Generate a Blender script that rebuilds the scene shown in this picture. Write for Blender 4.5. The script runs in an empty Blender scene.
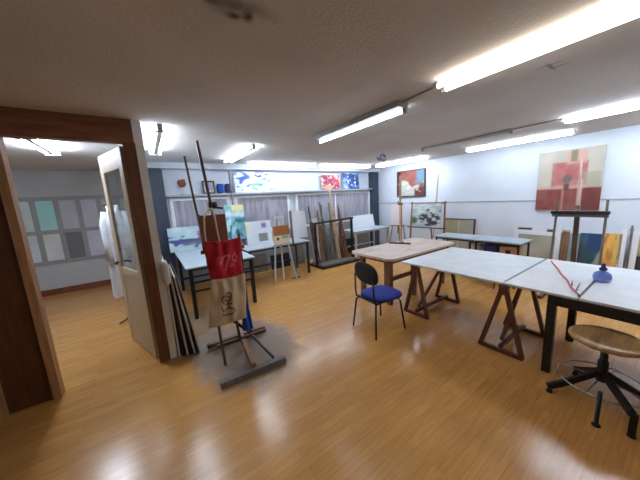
import bpy, bmesh, math, random
from mathutils import Vector, Matrix, noise
random.seed(7)
PI = math.pi
SC = bpy.context.scene
COL = SC.collection
R = math.radians

# ------------------------------------------------------------------ materials
def lin(c):
    return tuple(((v/255)/12.92 if v/255 <= .04045 else ((v/255+.055)/1.055)**2.4) for v in c)

def mat(name, rgb, rough=.6, metal=0.0, var=.0, scale=8.0, bump=0.0, bscale=60, spec=.5, trans=0.0, stretch=(1, 1, 1)):
    m = bpy.data.materials.new(name); m.use_nodes = True
    nt = m.node_tree; b = nt.nodes['Principled BSDF']
    c = lin(rgb)
    b.inputs['Base Color'].default_value = (*c, 1)
    b.inputs['Roughness'].default_value = rough
    b.inputs['Metallic'].default_value = metal
    b.inputs['Specular IOR Level'].default_value = spec
    b.inputs['Transmission Weight'].default_value = trans
    if var or bump:
        tc = nt.nodes.new('ShaderNodeTexCoord')
        mp = nt.nodes.new('ShaderNodeMapping'); mp.inputs['Scale'].default_value = stretch
        nt.links.new(tc.outputs['Object'], mp.inputs['Vector'])
    if var:
        n = nt.nodes.new('ShaderNodeTexNoise'); n.inputs['Scale'].default_value = scale; n.inputs['Detail'].default_value = 5
        nt.links.new(mp.outputs['Vector'], n.inputs['Vector'])
        r = nt.nodes.new('ShaderNodeValToRGB')
        r.color_ramp.elements[0].position = .3; r.color_ramp.elements[1].position = .7
        r.color_ramp.elements[0].color = (*[max(0, v*(1-var)) for v in c], 1)
        r.color_ramp.elements[1].color = (*[min(1, v*(1+var)) for v in c], 1)
        nt.links.new(n.outputs['Fac'], r.inputs['Fac']); nt.links.new(r.outputs['Color'], b.inputs['Base Color'])
    if bump:
        n2 = nt.nodes.new('ShaderNodeTexNoise'); n2.inputs['Scale'].default_value = bscale; n2.inputs['Detail'].default_value = 4
        nt.links.new(mp.outputs['Vector'], n2.inputs['Vector'])
        bp = nt.nodes.new('ShaderNodeBump'); bp.inputs['Strength'].default_value = bump; bp.inputs['Distance'].default_value = .01
        nt.links.new(n2.outputs['Fac'], bp.inputs['Height']); nt.links.new(bp.outputs['Normal'], b.inputs['Normal'])
    return m

def wood(name, rgb, rough=.45, axis='X', var=.28):
    st = {'X': (.12, 1, 1), 'Y': (1, .12, 1), 'Z': (1, 1, .12)}[axis]
    return mat(name, rgb, rough, var=var, scale=28, bump=.05, bscale=70, stretch=st)

def painted(name, rough=.6):
    m = bpy.data.materials.new(name); m.use_nodes = True
    nt = m.node_tree; b = nt.nodes['Principled BSDF']
    a = nt.nodes.new('ShaderNodeVertexColor'); a.layer_name = 'paint'
    nt.links.new(a.outputs['Color'], b.inputs['Base Color'])
    b.inputs['Roughness'].default_value = rough
    n2 = nt.nodes.new('ShaderNodeTexNoise'); n2.inputs['Scale'].default_value = 180
    bp = nt.nodes.new('ShaderNodeBump'); bp.inputs['Strength'].default_value = .12; bp.inputs['Distance'].default_value = .004
    nt.links.new(n2.outputs['Fac'], bp.inputs['Height']); nt.links.new(bp.outputs['Normal'], b.inputs['Normal'])
    return m

def emis(name, rgb, strength):
    m = bpy.data.materials.new(name); m.use_nodes = True
    nt = m.node_tree; b = nt.nodes['Principled BSDF']
    b.inputs['Base Color'].default_value = (.8, .8, .8, 1)
    b.inputs['Emission Color'].default_value = (*lin(rgb), 1)
    b.inputs['Emission Strength'].default_value = strength
    return m

def floor_mat():
    m = bpy.data.materials.new('honey_laminate'); m.use_nodes = True
    nt = m.node_tree; N = nt.nodes; L = nt.links; b = N['Principled BSDF']
    tc = N.new('ShaderNodeTexCoord')
    br = N.new('ShaderNodeTexBrick')
    br.inputs['Scale'].default_value = 1
    br.inputs['Brick Width'].default_value = .62; br.inputs['Row Height'].default_value = .066
    br.inputs['Mortar Size'].default_value = .0012; br.inputs['Mortar Smooth'].default_value = .4
    br.offset = .37; br.offset_frequency = 3
    br.inputs['Color1'].default_value = (*lin((216, 162, 92)), 1)
    br.inputs['Color2'].default_value = (*lin((202, 148, 82)), 1)
    br.inputs['Mortar'].default_value = (*lin((180, 126, 68)), 1)
    L.new(tc.outputs['Object'], br.inputs['Vector'])
    mp = N.new('ShaderNodeMapping'); mp.inputs['Scale'].default_value = (1.2, 14, 1)
    L.new(tc.outputs['Object'], mp.inputs['Vector'])
    g = N.new('ShaderNodeTexNoise'); g.inputs['Scale'].default_value = 4; g.inputs['Detail'].default_value = 6
    L.new(mp.outputs['Vector'], g.inputs['Vector'])
    gr = N.new('ShaderNodeValToRGB'); gr.color_ramp.elements[0].position = .3; gr.color_ramp.elements[1].position = .75
    gr.color_ramp.elements[0].color = (.80, .78, .75, 1); gr.color_ramp.elements[1].color = (1.06, 1.06, 1.05, 1)
    L.new(g.outputs['Fac'], gr.inputs['Fac'])
    mx = N.new('ShaderNodeMix'); mx.data_type = 'RGBA'; mx.blend_type = 'MULTIPLY'; mx.inputs[0].default_value = 1
    L.new(br.outputs['Color'], mx.inputs[6]); L.new(gr.outputs['Color'], mx.inputs[7])
    # worn grey dusty patch around the easel: its own irregular stain, fixed on the floor
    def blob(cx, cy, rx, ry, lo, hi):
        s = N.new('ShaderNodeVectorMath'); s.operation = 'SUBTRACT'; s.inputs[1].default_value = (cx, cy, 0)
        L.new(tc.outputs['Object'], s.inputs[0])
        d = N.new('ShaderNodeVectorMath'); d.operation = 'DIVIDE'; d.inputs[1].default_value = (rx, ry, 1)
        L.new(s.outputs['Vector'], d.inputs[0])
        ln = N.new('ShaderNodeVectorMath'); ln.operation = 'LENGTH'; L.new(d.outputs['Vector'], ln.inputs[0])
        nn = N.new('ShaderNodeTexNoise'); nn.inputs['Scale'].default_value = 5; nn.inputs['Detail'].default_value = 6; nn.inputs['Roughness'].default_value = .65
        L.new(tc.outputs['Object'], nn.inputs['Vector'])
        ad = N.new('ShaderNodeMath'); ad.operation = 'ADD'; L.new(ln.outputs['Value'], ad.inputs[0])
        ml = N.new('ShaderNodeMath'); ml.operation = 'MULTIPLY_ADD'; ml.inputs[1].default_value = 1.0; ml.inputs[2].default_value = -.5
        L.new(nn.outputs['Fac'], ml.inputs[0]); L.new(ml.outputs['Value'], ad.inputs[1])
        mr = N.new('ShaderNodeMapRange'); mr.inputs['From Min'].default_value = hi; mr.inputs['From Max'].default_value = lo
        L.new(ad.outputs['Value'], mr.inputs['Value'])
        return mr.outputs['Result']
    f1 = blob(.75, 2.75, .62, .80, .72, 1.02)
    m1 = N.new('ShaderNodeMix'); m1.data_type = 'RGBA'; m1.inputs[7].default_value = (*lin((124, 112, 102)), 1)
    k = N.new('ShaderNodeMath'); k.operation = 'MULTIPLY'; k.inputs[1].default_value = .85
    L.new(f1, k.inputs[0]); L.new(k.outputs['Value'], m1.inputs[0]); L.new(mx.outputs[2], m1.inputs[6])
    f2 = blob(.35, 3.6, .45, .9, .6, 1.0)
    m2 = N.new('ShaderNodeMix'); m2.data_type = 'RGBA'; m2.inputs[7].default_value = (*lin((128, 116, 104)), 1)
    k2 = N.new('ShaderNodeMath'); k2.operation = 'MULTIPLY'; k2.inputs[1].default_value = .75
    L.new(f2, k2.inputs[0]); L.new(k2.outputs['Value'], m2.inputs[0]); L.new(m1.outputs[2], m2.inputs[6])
    vo = N.new('ShaderNodeTexVoronoi'); vo.inputs['Scale'].default_value = 4.5; vo.inputs['Randomness'].default_value = 1
    L.new(tc.outputs['Object'], vo.inputs['Vector'])
    sx = N.new('ShaderNodeSeparateColor'); L.new(vo.outputs['Color'], sx.inputs['Color'])
    th = N.new('ShaderNodeMath'); th.operation = 'MULTIPLY'; th.inputs[1].default_value = .075; L.new(sx.outputs['Red'], th.inputs[0])
    lt = N.new('ShaderNodeMath'); lt.operation = 'LESS_THAN'; L.new(vo.outputs['Distance'], lt.inputs[0]); L.new(th.outputs['Value'], lt.inputs[1])
    g2 = N.new('ShaderNodeMath'); g2.operation = 'GREATER_THAN'; g2.inputs[1].default_value = .55; L.new(sx.outputs['Green'], g2.inputs[0])
    an = N.new('ShaderNodeMath'); an.operation = 'MULTIPLY'; L.new(lt.outputs['Value'], an.inputs[0]); L.new(g2.outputs['Value'], an.inputs[1])
    a8 = N.new('ShaderNodeMath'); a8.operation = 'MULTIPLY'; a8.inputs[1].default_value = .7; L.new(an.outputs['Value'], a8.inputs[0])
    m3 = N.new('ShaderNodeMix'); m3.data_type = 'RGBA'; m3.inputs[7].default_value = (*lin((70, 48, 36)), 1)
    L.new(a8.outputs['Value'], m3.inputs[0]); L.new(m2.outputs[2], m3.inputs[6])
    L.new(m3.outputs[2], b.inputs['Base Color'])
    # small dark specks of paint
    rn = N.new('ShaderNodeTexNoise'); rn.inputs['Scale'].default_value = 3; rn.inputs['Detail'].default_value = 5
    L.new(tc.outputs['Object'], rn.inputs['Vector'])
    rr = N.new('ShaderNodeMapRange'); rr.inputs['To Min'].default_value = .16; rr.inputs['To Max'].default_value = .27
    L.new(rn.outputs['Fac'], rr.inputs['Value'])
    ra = N.new('ShaderNodeMath'); ra.operation = 'MULTIPLY_ADD'; ra.inputs[1].default_value = .35
    L.new(f1, ra.inputs[0]); L.new(rr.outputs['Result'], ra.inputs[2])
    L.new(ra.outputs['Value'], b.inputs['Roughness'])
    b.inputs['Specular IOR Level'].default_value = .5
    return m

def ceiling_mat():
    m = bpy.data.materials.new('textured_ceiling_plaster'); m.use_nodes = True
    nt = m.node_tree; N = nt.nodes; L = nt.links; b = N['Principled BSDF']
    tc = N.new('ShaderNodeTexCoord')
    n = N.new('ShaderNodeTexNoise'); n.inputs['Scale'].default_value = 1.2; n.inputs['Detail'].default_value = 6
    L.new(tc.outputs['Object'], n.inputs['Vector'])
    r = N.new('ShaderNodeValToRGB'); r.color_ramp.elements[0].position = .3; r.color_ramp.elements[1].position = .7
    r.color_ramp.elements[0].color = (*lin((192, 190, 187)), 1); r.color_ramp.elements[1].color = (*lin((207, 205, 203)), 1)
    L.new(n.outputs['Fac'], r.inputs['Fac'])
    last = r.outputs['Color']
    for cx, cy, rx, ry, amt in ((.44, 1.24, .035, .03, .9), (.50, 1.22, .03, .035, .9), (.40, 1.19, .10, .06, .55), (.34, 1.16, .03, .06, .6), (.50, 1.16, .12, .05, .35),
                                (2.48, .66, .11, .012, .5), (2.44, .66, .012, .07, .45), (2.52, .64, .012, .08, .45)):
        s = N.new('ShaderNodeVectorMath'); s.operation = 'SUBTRACT'; s.inputs[1].default_value = (cx, cy, 0); L.new(tc.outputs['Object'], s.inputs[0])
        mlt = N.new('ShaderNodeVectorMath'); mlt.operation = 'MULTIPLY'; mlt.inputs[1].default_value = (1/rx, 1/ry, 0); L.new(s.outputs['Vector'], mlt.inputs[0])
        ln = N.new('ShaderNodeVectorMath'); ln.operation = 'LENGTH'; L.new(mlt.outputs['Vector'], ln.inputs[0])
        nn = N.new('ShaderNodeTexNoise'); nn.inputs['Scale'].default_value = 22; nn.inputs['Detail'].default_value = 4; L.new(tc.outputs['Object'], nn.inputs['Vector'])
        ad = N.new('ShaderNodeMath'); ad.operation = 'MULTIPLY_ADD'; ad.inputs[1].default_value = 1.2; L.new(nn.outputs['Fac'], ad.inputs[0]); L.new(ln.outputs['Value'], ad.inputs[2])
        mr = N.new('ShaderNodeMapRange'); mr.inputs['From Min'].default_value = 1.9; mr.inputs['From Max'].default_value = .9
        mr.inputs['To Max'].default_value = amt; L.new(ad.outputs['Value'], mr.inputs['Value'])
        mx = N.new('ShaderNodeMix'); mx.data_type = 'RGBA'; mx.inputs[7].default_value = (*lin((52, 40, 30)), 1)
        L.new(mr.outputs['Result'], mx.inputs[0]); L.new(last, mx.inputs[6]); last = mx.outputs[2]
    L.new(last, b.inputs['Base Color'])
    b.inputs['Roughness'].default_value = .9; b.inputs['Specular IOR Level'].default_value = .2
    n2 = N.new('ShaderNodeTexNoise'); n2.inputs['Scale'].default_value = 60; n2.inputs['Detail'].default_value = 5
    L.new(tc.outputs['Object'], n2.inputs['Vector'])
    bp = N.new('ShaderNodeBump'); bp.inputs['Strength'].default_value = .28; bp.inputs['Distance'].default_value = .012
    L.new(n2.outputs['Fac'], bp.inputs['Height']); L.new(bp.outputs['Normal'], b.inputs['Normal'])
    return m

def curtain_mat():
    m = bpy.data.materials.new('grey_striped_glazing'); m.use_nodes = True
    nt = m.node_tree; N = nt.nodes; L = nt.links; b = N['Principled BSDF']
    tc = N.new('ShaderNodeTexCoord')
    mp = N.new('ShaderNodeMapping'); mp.inputs['Scale'].default_value = (9, 1, 1.2)
    L.new(tc.outputs['Object'], mp.inputs['Vector'])
    n = N.new('ShaderNodeTexNoise'); n.inputs['Scale'].default_value = 1.6; n.inputs['Detail'].default_value = 4
    L.new(mp.outputs['Vector'], n.inputs['Vector'])
    r = N.new('ShaderNodeValToRGB'); r.color_ramp.elements[0].position = .36; r.color_ramp.elements[1].position = .66
    r.color_ramp.elements[0].color = (*lin((138, 138, 148)), 1); r.color_ramp.elements[1].color = (*lin((172, 172, 182)), 1)
    L.new(n.outputs['Fac'], r.inputs['Fac']); L.new(r.outputs['Color'], b.inputs['Base Color'])
    b.inputs['Roughness'].default_value = .35
    return m

M = {}
M['floor'] = floor_mat(); M['ceiling'] = ceiling_mat(); M['glazing'] = curtain_mat()
M['wall'] = mat('white_painted_wall', (212, 220, 230), .7, var=.03, scale=3, bump=.06, bscale=25)
M['wall_dim'] = mat('plain_plaster', (190, 182, 172), .8, var=.05, scale=2)
M['wall_store'] = mat('grey_store_wall', (198, 206, 212), .7, var=.06, scale=3)
M['store_frame'] = mat('grey_painted_frame', (158, 166, 174), .5, var=.05)
M['wainscot'] = mat('grey_painted_dado', (150, 152, 158), .6, var=.06, scale=4)
M['column'] = mat('dark_blue_grey_paint', (52, 62, 78), .5, var=.08)
M['trim_white'] = mat('white_gloss_paint', (236, 238, 240), .4, var=.03)
M['shelf_grey'] = mat('grey_painted_shelf', (160, 166, 172), .5, var=.05)
M['partition'] = wood('dark_brown_panelling', (92, 56, 30), .45, 'Z')
M['lintel'] = wood('red_brown_timber', (132, 84, 58), .5, 'X')
M['jamb'] = wood('brown_timber_post', (112, 74, 50), .5, 'Z')
M['jamb_light'] = wood('light_timber_trim', (172, 128, 88), .5, 'Z')
M['door_cream'] = mat('cream_door_paint', (206, 192, 166), .5, var=.04)
M['door_edge'] = wood('door_edge_timber', (176, 140, 100), .5, 'Z')
M['glass'] = mat('pane_glass', (236, 244, 244), .03, trans=1.0)
M['black'] = mat('black_metal', (22, 22, 24), .4, var=.1)
M['black_wood'] = mat('black_painted_wood', (26, 24, 24), .45, var=.15)
M['chrome'] = mat('brushed_chrome', (190, 190, 192), .25, metal=1)
M['grey_metal'] = mat('grey_metal', (120, 124, 130), .4, metal=.6)
M['light_metal'] = mat('light_grey_metal', (196, 200, 204), .4, metal=.2)
M['fixture'] = mat('white_enamel_fixture', (206, 206, 206), .45)
M['fixture_grey'] = mat('aged_grey_fixture', (140, 137, 134), .5)
M['tube_cool'] = emis('cool_white_tube', (226, 238, 255), 42)
M['tube_wall'] = emis('wall_side_tube', (226, 238, 255), 19)
M['tube_store'] = emis('store_white_tube', (226, 238, 255), 112)
M['tube_warm'] = emis('warm_white_tube', (255, 240, 220), 10)
M['tube_dim'] = emis('white_tube', (230, 240, 255), 34)
M['tube_weak'] = emis('weak_white_tube', (230, 240, 255), 15)
M['tube_off'] = mat('unlit_tube', (200, 200, 198), .3)
M['table_white'] = mat('white_stained_tabletop', (214, 220, 223), .36, var=.08, scale=6)
M['tape'] = mat('grey_joint_tape', (120, 128, 134), .5)
M['table_brown'] = mat('worn_pinkish_brown_tabletop', (204, 182, 166), .45, var=.16, scale=9, stretch=(.3, 1, 1))
M['brown_leg'] = wood('mid_brown_leg', (118, 80, 54), .5, 'Z')
M['trestle'] = wood('dark_red_brown_trestle', (98, 56, 38), .5, 'Z')
M['easel_dark'] = wood('dark_easel_wood', (84, 66, 54), .5, 'Z')
M['easel_mid'] = wood('mid_easel_wood', (136, 96, 62), .5, 'Z')
M['easel_pale'] = wood('pale_easel_wood', (202, 172, 132), .5, 'Z')
M['easel_grey'] = wood('greyed_easel_wood', (112, 104, 100), .6, 'Z')
M['seat_wood'] = wood('worn_stool_wood', (176, 142, 96), .4, 'X', .45)
M['blue_fabric'] = mat('royal_blue_fabric', (28, 52, 140), .85, var=.12, scale=60, bump=.2, bscale=250)
M['dark_fabric'] = mat('black_fabric', (30, 30, 34), .8, var=.12, scale=60, bump=.2, bscale=250)
M['blue_cloth'] = mat('bright_blue_cloth', (28, 84, 178), .8, var=.1, bump=.2, bscale=40)
M['cream_strap'] = mat('cream_cotton_strap', (206, 186, 158), .85)
M['coat'] = mat('white_cotton', (214, 218, 224), .85, var=.04, bump=.1, bscale=30)
M['desk_grey'] = mat('pale_grey_laminate', (168, 182, 192), .4, var=.05)
M['red_board'] = mat('reddish_brown_board', (128, 70, 48), .6, var=.2, scale=7)
M['canvas_white'] = mat('white_canvas', (224, 228, 232), .75, var=.03, bump=.08, bscale=120)
M['canvas_edge'] = mat('raw_canvas_edge', (206, 202, 194), .8, var=.06)
M['board_black'] = mat('black_board', (24, 22, 22), .6, var=.2)
M['board_grey'] = mat('grey_board', (122, 118, 110), .6, var=.15)
M['frame_dark'] = wood('dark_picture_frame', (60, 44, 38), .45, 'Z')
M['frame_brown'] = wood('brown_picture_frame', (122, 92, 66), .5, 'Z')
M['red_plastic'] = mat('red_cord_plastic', (204, 84, 92), .5)
M['frame_pale'] = wood('pinkish_pale_wood', (186, 160, 146), .5, 'Z')
M['blue_glass'] = mat('blue_glass', (140, 168, 252), .12, trans=.3)
M['plastic_white'] = mat('white_plastic_bag', (226, 230, 232), .4, bump=.2, bscale=30)
M['cardboard'] = mat('brown_cardboard', (188, 146, 108), .8, var=.08)
M['navy'] = mat('navy_plastic', (40, 48, 110), .5, var=.1)
M['purple'] = mat('purple_plastic', (140, 116, 170), .4)
M['painting'] = painted('painted_canvas'); M['print_cloth'] = painted('printed_cotton', .85)

# ------------------------------------------------------------------ mesh helpers
class MB:
    def __init__(s): s.bm = bmesh.new()
    def box(s, a, b):
        x0, y0, z0 = a; x1, y1, z1 = b
        v = [s.bm.verts.new(p) for p in ((x0, y0, z0), (x1, y0, z0), (x1, y1, z0), (x0, y1, z0), (x0, y0, z1), (x1, y0, z1), (x1, y1, z1), (x0, y1, z1))]
        for f in ((0, 3, 2, 1), (4, 5, 6, 7), (0, 1, 5, 4), (1, 2, 6, 5), (2, 3, 7, 6), (3, 0, 4, 7)):
            s.bm.faces.new([v[i] for i in f])
        return s
    def bar(s, p, q, w, h, up=(0, 0, 1)):
        p = Vector(p); q = Vector(q); d = (q-p).normalized(); u = Vector(up)
        if abs(d.dot(u)) > .98: u = Vector((0, 1, 0))
        a = d.cross(u).normalized(); b = a.cross(d).normalized()
        v = []
        for c in (p, q):
            for i, j in ((-1, -1), (1, -1), (1, 1), (-1, 1)):
                v.append(s.bm.verts.new(c + a*(w/2*i) + b*(h/2*j)))
        for f in ((3, 2, 1, 0), (4, 5, 6, 7), (0, 1, 5, 4), (1, 2, 6, 5), (2, 3, 7, 6), (3, 0, 4, 7)):
            s.bm.faces.new([v[i] for i in f])
        return s
    def tube(s, pts, r, n=10, cap=True):
        pts = [Vector(p) for p in pts]; rs = r if isinstance(r, (list, tuple)) else [r]*len(pts)
        rings = []; ref = None
        for i, p in enumerate(pts):
            d = (pts[min(i+1, len(pts)-1)] - pts[max(i-1, 0)]).normalized()
            if ref is None:
                ref = Vector((0, 0, 1)) if abs(d.z) < .9 else Vector((1, 0, 0))
            a = d.cross(ref).normalized(); b = a.cross(d).normalized(); ref = b
            rings.append([s.bm.verts.new(p + a*math.cos(2*PI*k/n)*rs[i] + b*math.sin(2*PI*k/n)*rs[i]) for k in range(n)])
        for i in range(len(rings)-1):
            for k in range(n):
                s.bm.faces.new([rings[i][k], rings[i][(k+1) % n], rings[i+1][(k+1) % n], rings[i+1][k]])
        if cap:
            s.bm.faces.new(rings[0][::-1]); s.bm.faces.new(rings[-1])
        return s
    def ring(s, c, R_, r, n=36, m=8):
        c = Vector(c); g = []
        for i in range(n):
            a = 2*PI*i/n
            g.append([s.bm.verts.new(c + Vector(((R_+r*math.cos(2*PI*j/m))*math.cos(a), (R_+r*math.cos(2*PI*j/m))*math.sin(a), r*math.sin(2*PI*j/m)))) for j in range(m)])
        for i in range(n):
            for j in range(m):
                s.bm.faces.new([g[i][j], g[(i+1) % n][j], g[(i+1) % n][(j+1) % m], g[i][(j+1) % m]])
        return s
    def lathe(s, prof, c=(0, 0, 0), n=28):
        c = Vector(c); g = []
        for r, z in prof:
            g.append([s.bm.verts.new(c + Vector((max(r, .0005)*math.cos(2*PI*k/n), max(r, .0005)*math.sin(2*PI*k/n), z))) for k in range(n)])
        for i in range(len(g)-1):
            for k in range(n):
                s.bm.faces.new([g[i][k], g[i][(k+1) % n], g[i+1][(k+1) % n], g[i+1][k]])
        s.bm.faces.new(g[0][::-1]); s.bm.faces.new(g[-1])
        return s
    def slab(s, outline, z0, z1):
        lo = [s.bm.verts.new((x, y, z0)) for x, y in outline]; hi = [s.bm.verts.new((x, y, z1)) for x, y in outline]
        n = len(outline)
        for i in range(n):
            s.bm.faces.new([lo[i], lo[(i+1) % n], hi[(i+1) % n], hi[i]])
        s.bm.faces.new(lo[::-1]); s.bm.faces.new(hi)
        return s
    def pad(s, c, sx, sy, sz, e=3.0, axis='Z', nu=28, nv=10):
        """rounded cushion: a superellipse outline with a domed section"""
        c = Vector(c); g = []
        for j in range(nv+1):
            t = -PI/2 + PI*j/nv; rr = abs(math.cos(t))**.35; zz = math.sin(t)
            row = []
            for k in range(nu):
                a = 2*PI*k/nu; ca, sa = math.cos(a), math.sin(a)
                px = math.copysign(abs(ca)**(2/e), ca)*sx*rr; py = math.copysign(abs(sa)**(2/e), sa)*sy*rr; pz = zz*sz
                v = (px, py, pz) if axis == 'Z' else (pz, px, py)
                row.append(s.bm.verts.new(c + Vector(v)))
            g.append(row)
        for j in range(nv):
            for k in range(nu):
                s.bm.faces.new([g[j][k], g[j][(k+1) % nu], g[j+1][(k+1) % nu], g[j+1][k]])
        s.bm.faces.new(g[0][::-1]); s.bm.faces.new(g[-1])
        return s
    def build(s, name, m, parent=None, bevel=0, smooth=False, loc=None):
        bmesh.ops.remove_doubles(s.bm, verts=s.bm.verts, dist=1e-6)
        bmesh.ops.recalc_face_normals(s.bm, faces=s.bm.faces)
        me = bpy.data.meshes.new(name); s.bm.to_mesh(me); s.bm.free()
        me.materials.append(m if not isinstance(m, str) else M[m])
        if smooth:
            for p in me.polygons: p.use_smooth = True
        o = bpy.data.objects.new(name, me); COL.objects.link(o)
        if parent: o.parent = parent
        if loc: o.location = loc
        if bevel:
            b = o.modifiers.new('bevel', 'BEVEL'); b.width = bevel; b.segments = 2; b.limit_method = 'ANGLE'
        return o

def tag(o, label, cat, group=None):
    o['label'] = label; o['category'] = cat
    if group: o['group'] = group
    return o
def thing(name, label, cat, loc=(0, 0, 0), rz=0, group=None, rx=0):
    o = bpy.data.objects.new(name, None); COL.objects.link(o)
    o.location = loc; o.rotation_euler = (rx, 0, rz); o.empty_display_size = .1
    return tag(o, label, cat, group)
def struct(o): o['kind'] = 'structure'; return o
def dup(root, loc, rz=None, label=None, rx=None):
    r = root.copy(); COL.objects.link(r); r.location = loc
    if rz is not None: r.rotation_euler.z = rz
    if rx is not None: r.rotation_euler.x = rx
    if label: r['label'] = label
    for ch in list(root.children):
        c = ch.copy(); COL.objects.link(c); c.parent = r
        for g in list(ch.children):
            d = g.copy(); COL.objects.link(d); d.parent = c
    return r

# ---- colour helpers for pictures (rgb 0-255, u right, v up)
def nz(u, v, s, seed=0): return noise.noise(Vector((u*s+seed*7.3, v*s-seed*3.1, seed*1.7)))
def mixc(a, b, t):
    t = max(0, min(1, t)); return tuple(a[i]*(1-t)+b[i]*t for i in range(3))
def sm(a, b, x):
    t = max(0, min(1, (x-a)/(b-a))); return t*t*(3-2*t)
def inr(u, v, u0, u1, v0, v1, e=.015): return sm(u0-e, u0+e, u)*(1-sm(u1-e, u1+e, u))*sm(v0-e, v0+e, v)*(1-sm(v1-e, v1+e, v))

def paint_mesh(name, w, h, fn, material, parent=None, y=0.0, nx=44, ny=44, shape=None, thick=0.0):
    """front face grid (facing -Y) with its pigment per vertex; optional closed body of real thickness"""
    bm = bmesh.new(); g = []
    for j in range(ny+1):
        row = []
        for i in range(nx+1):
            u, v = i/nx, j/ny
            p = shape(u, v, -1) if shape else (w*(u-.5), y, h*v)
            row.append(bm.verts.new(p))
        g.append(row)
    for j in range(ny):
        for i in range(nx):
            bm.faces.new([g[j][i], g[j][i+1], g[j+1][i+1], g[j+1][i]])
    uvs = [(i/nx, j/ny) for j in range(ny+1) for i in range(nx+1)]
    if shape or thick:
        g2 = []
        for j in range(ny+1):
            row = []
            for i in range(nx+1):
                u, v = i/nx, j/ny
                p = shape(u, v, 1) if shape else (w*(u-.5), y+thick, h*v)
                row.append(bm.verts.new(p)); uvs.append((u, v))
            g2.append(row)
        for j in range(ny):
            for i in range(nx):
                bm.faces.new([g2[j][i+1], g2[j][i], g2[j+1][i], g2[j+1][i+1]])
        for i in range(nx):
            bm.faces.new([g[0][i], g2[0][i], g2[0][i+1], g[0][i+1]]); bm.faces.new([g[ny][i+1], g2[ny][i+1], g2[ny][i], g[ny][i]])
        for j in range(ny):
            bm.faces.new([g[j+1][0], g2[j+1][0], g2[j][0], g[j][0]]); bm.faces.new([g[j][nx], g2[j][nx], g2[j+1][nx], g[j+1][nx]])
    me = bpy.data.meshes.new(name); bm.to_mesh(me); bm.free()
    at = me.color_attributes.new('paint', 'FLOAT_COLOR', 'POINT')
    for k, (u, v) in enumerate(uvs):
        c = fn(u, v); at.data[k].color = (*lin(tuple(max(0, min(255, q)) for q in c)), 1)
    me.materials.append(M[material])
    if shape:
        for p in me.polygons: p.use_smooth = True
    o = bpy.data.objects.new(name, me); COL.objects.link(o)
    if parent: o.parent = parent
    return o

def picture(name, label, cat, w, h, fn, loc, rz, tilt=0, frame=None, fw=.03, thick=.03, group=None, nx=44, ny=44):
    """canvas or framed picture, base at loc, front -Y local, leaning back by tilt"""
    t = thing(name, label, cat, loc, rz, group, rx=-tilt)
    if frame:
        f = MB(); d = thick
        f.box((-w/2, -.008, 0), (w/2, d, fw)); f.box((-w/2, -.008, h-fw), (w/2, d, h))
        f.box((-w/2, -.008, fw), (-w/2+fw, d, h-fw)); f.box((w/2-fw, -.008, fw), (w/2, d, h-fw))
        f.build('frame', frame, t, bevel=.003)
        o = paint_mesh('painted_panel', w-2*fw, h-2*fw, fn, 'painting', t, y=.002, nx=nx, ny=ny, thick=max(.006, d-.006)); o.location.z = fw
    else:
        MB().box((-w/2, .001, 0), (w/2, thick, h)).build('stretcher', 'canvas_edge', t)
        paint_mesh('painted_canvas', w, h, fn, 'painting', t, y=-.002, nx=nx, ny=ny, thick=.002)
    return t

# ================================================================== SETTING
CZ = 2.47; BY = 5.85; RX = 6.25; PY = 3.06
struct(MB().box((-2.7, -2.9, -.08), (RX+.1, 7.35, 0)).build('floor', 'floor'))
struct(MB().box((-2.7, -2.9, CZ), (RX+.1, 7.35, CZ+.1)).build('ceiling', 'ceiling'))
struct(MB().box((RX, -2.9, 0), (RX+.1, BY+.1, CZ)).build('wall_right', 'wall'))
struct(MB().box((.08, BY, 0), (RX, BY+.1, CZ)).build('wall_back', 'wall'))
struct(MB().box((-2.7, -3.0, 0), (RX+.1, -2.9, CZ)).build('wall_front', 'wall_dim'))
struct(MB().box((-2.8, -2.9, 0), (-2.7, 7.35, CZ)).build('wall_left', 'wall_dim'))
struct(MB().box((-.075, PY+.002, 0), (.08, 7.35, CZ)).build('wall_inner', 'trim_white'))
# timber partition with the doorway
struct(MB().box((-2.7, PY+.01, 0), (-.90, PY+.07, CZ)).build('wall_partition', 'partition'))
struct(MB().box((-2.7, PY-.01, 2.26), (.005, PY+.09, CZ)).build('trim_1', 'lintel'))
struct(MB().box((-.085, PY-.012, 0), (.012, PY+.002, 2.262)).box((-.085, PY, 0), (-.076, PY+.09, 2.26)).build('trim_2', 'jamb'))
struct(MB().box((-.90, PY-.015, 0), (-.845, PY+.09, 2.26)).build('trim_3', 'jamb_light'))
struct(MB().box((-1.24, PY-.012, 0), (-1.17, PY+.01, 2.26)).build('trim_4', 'jamb_light'))
# columns in the two back corners, beam, ledge
struct(MB().box((.12, BY-.22, 0), (.36, BY, 2.33)).build('column_left', 'column'))
struct(MB().box((5.93, BY-.16, 0), (6.20, BY, CZ)).build('column_right', 'column'))
struct(MB().box((.08, BY-.20, 2.36), (RX, BY, CZ)).build('beam_back', 'wall'))
struct(MB().box((RX-.012, -2.9, 1.362), (RX, BY, 1.382)).build('trim_5', 'shelf_grey'))
struct(MB().box((.36, BY-.15, 1.825), (5.93, BY, 1.865)).build('trim_6', 'shelf_grey'))
struct(MB().box((.36, BY-.012, .09), (5.93, BY, .90)).build('trim_7', 'wainscot'))
struct(MB().box((RX-.02, -2.9, 0), (RX, BY, .09)).build('baseboard_right', 'shelf_grey'))
struct(MB().box((.36, BY-.02, 0), (5.93, BY, .09)).build('baseboard_back', 'shelf_grey'))
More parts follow.
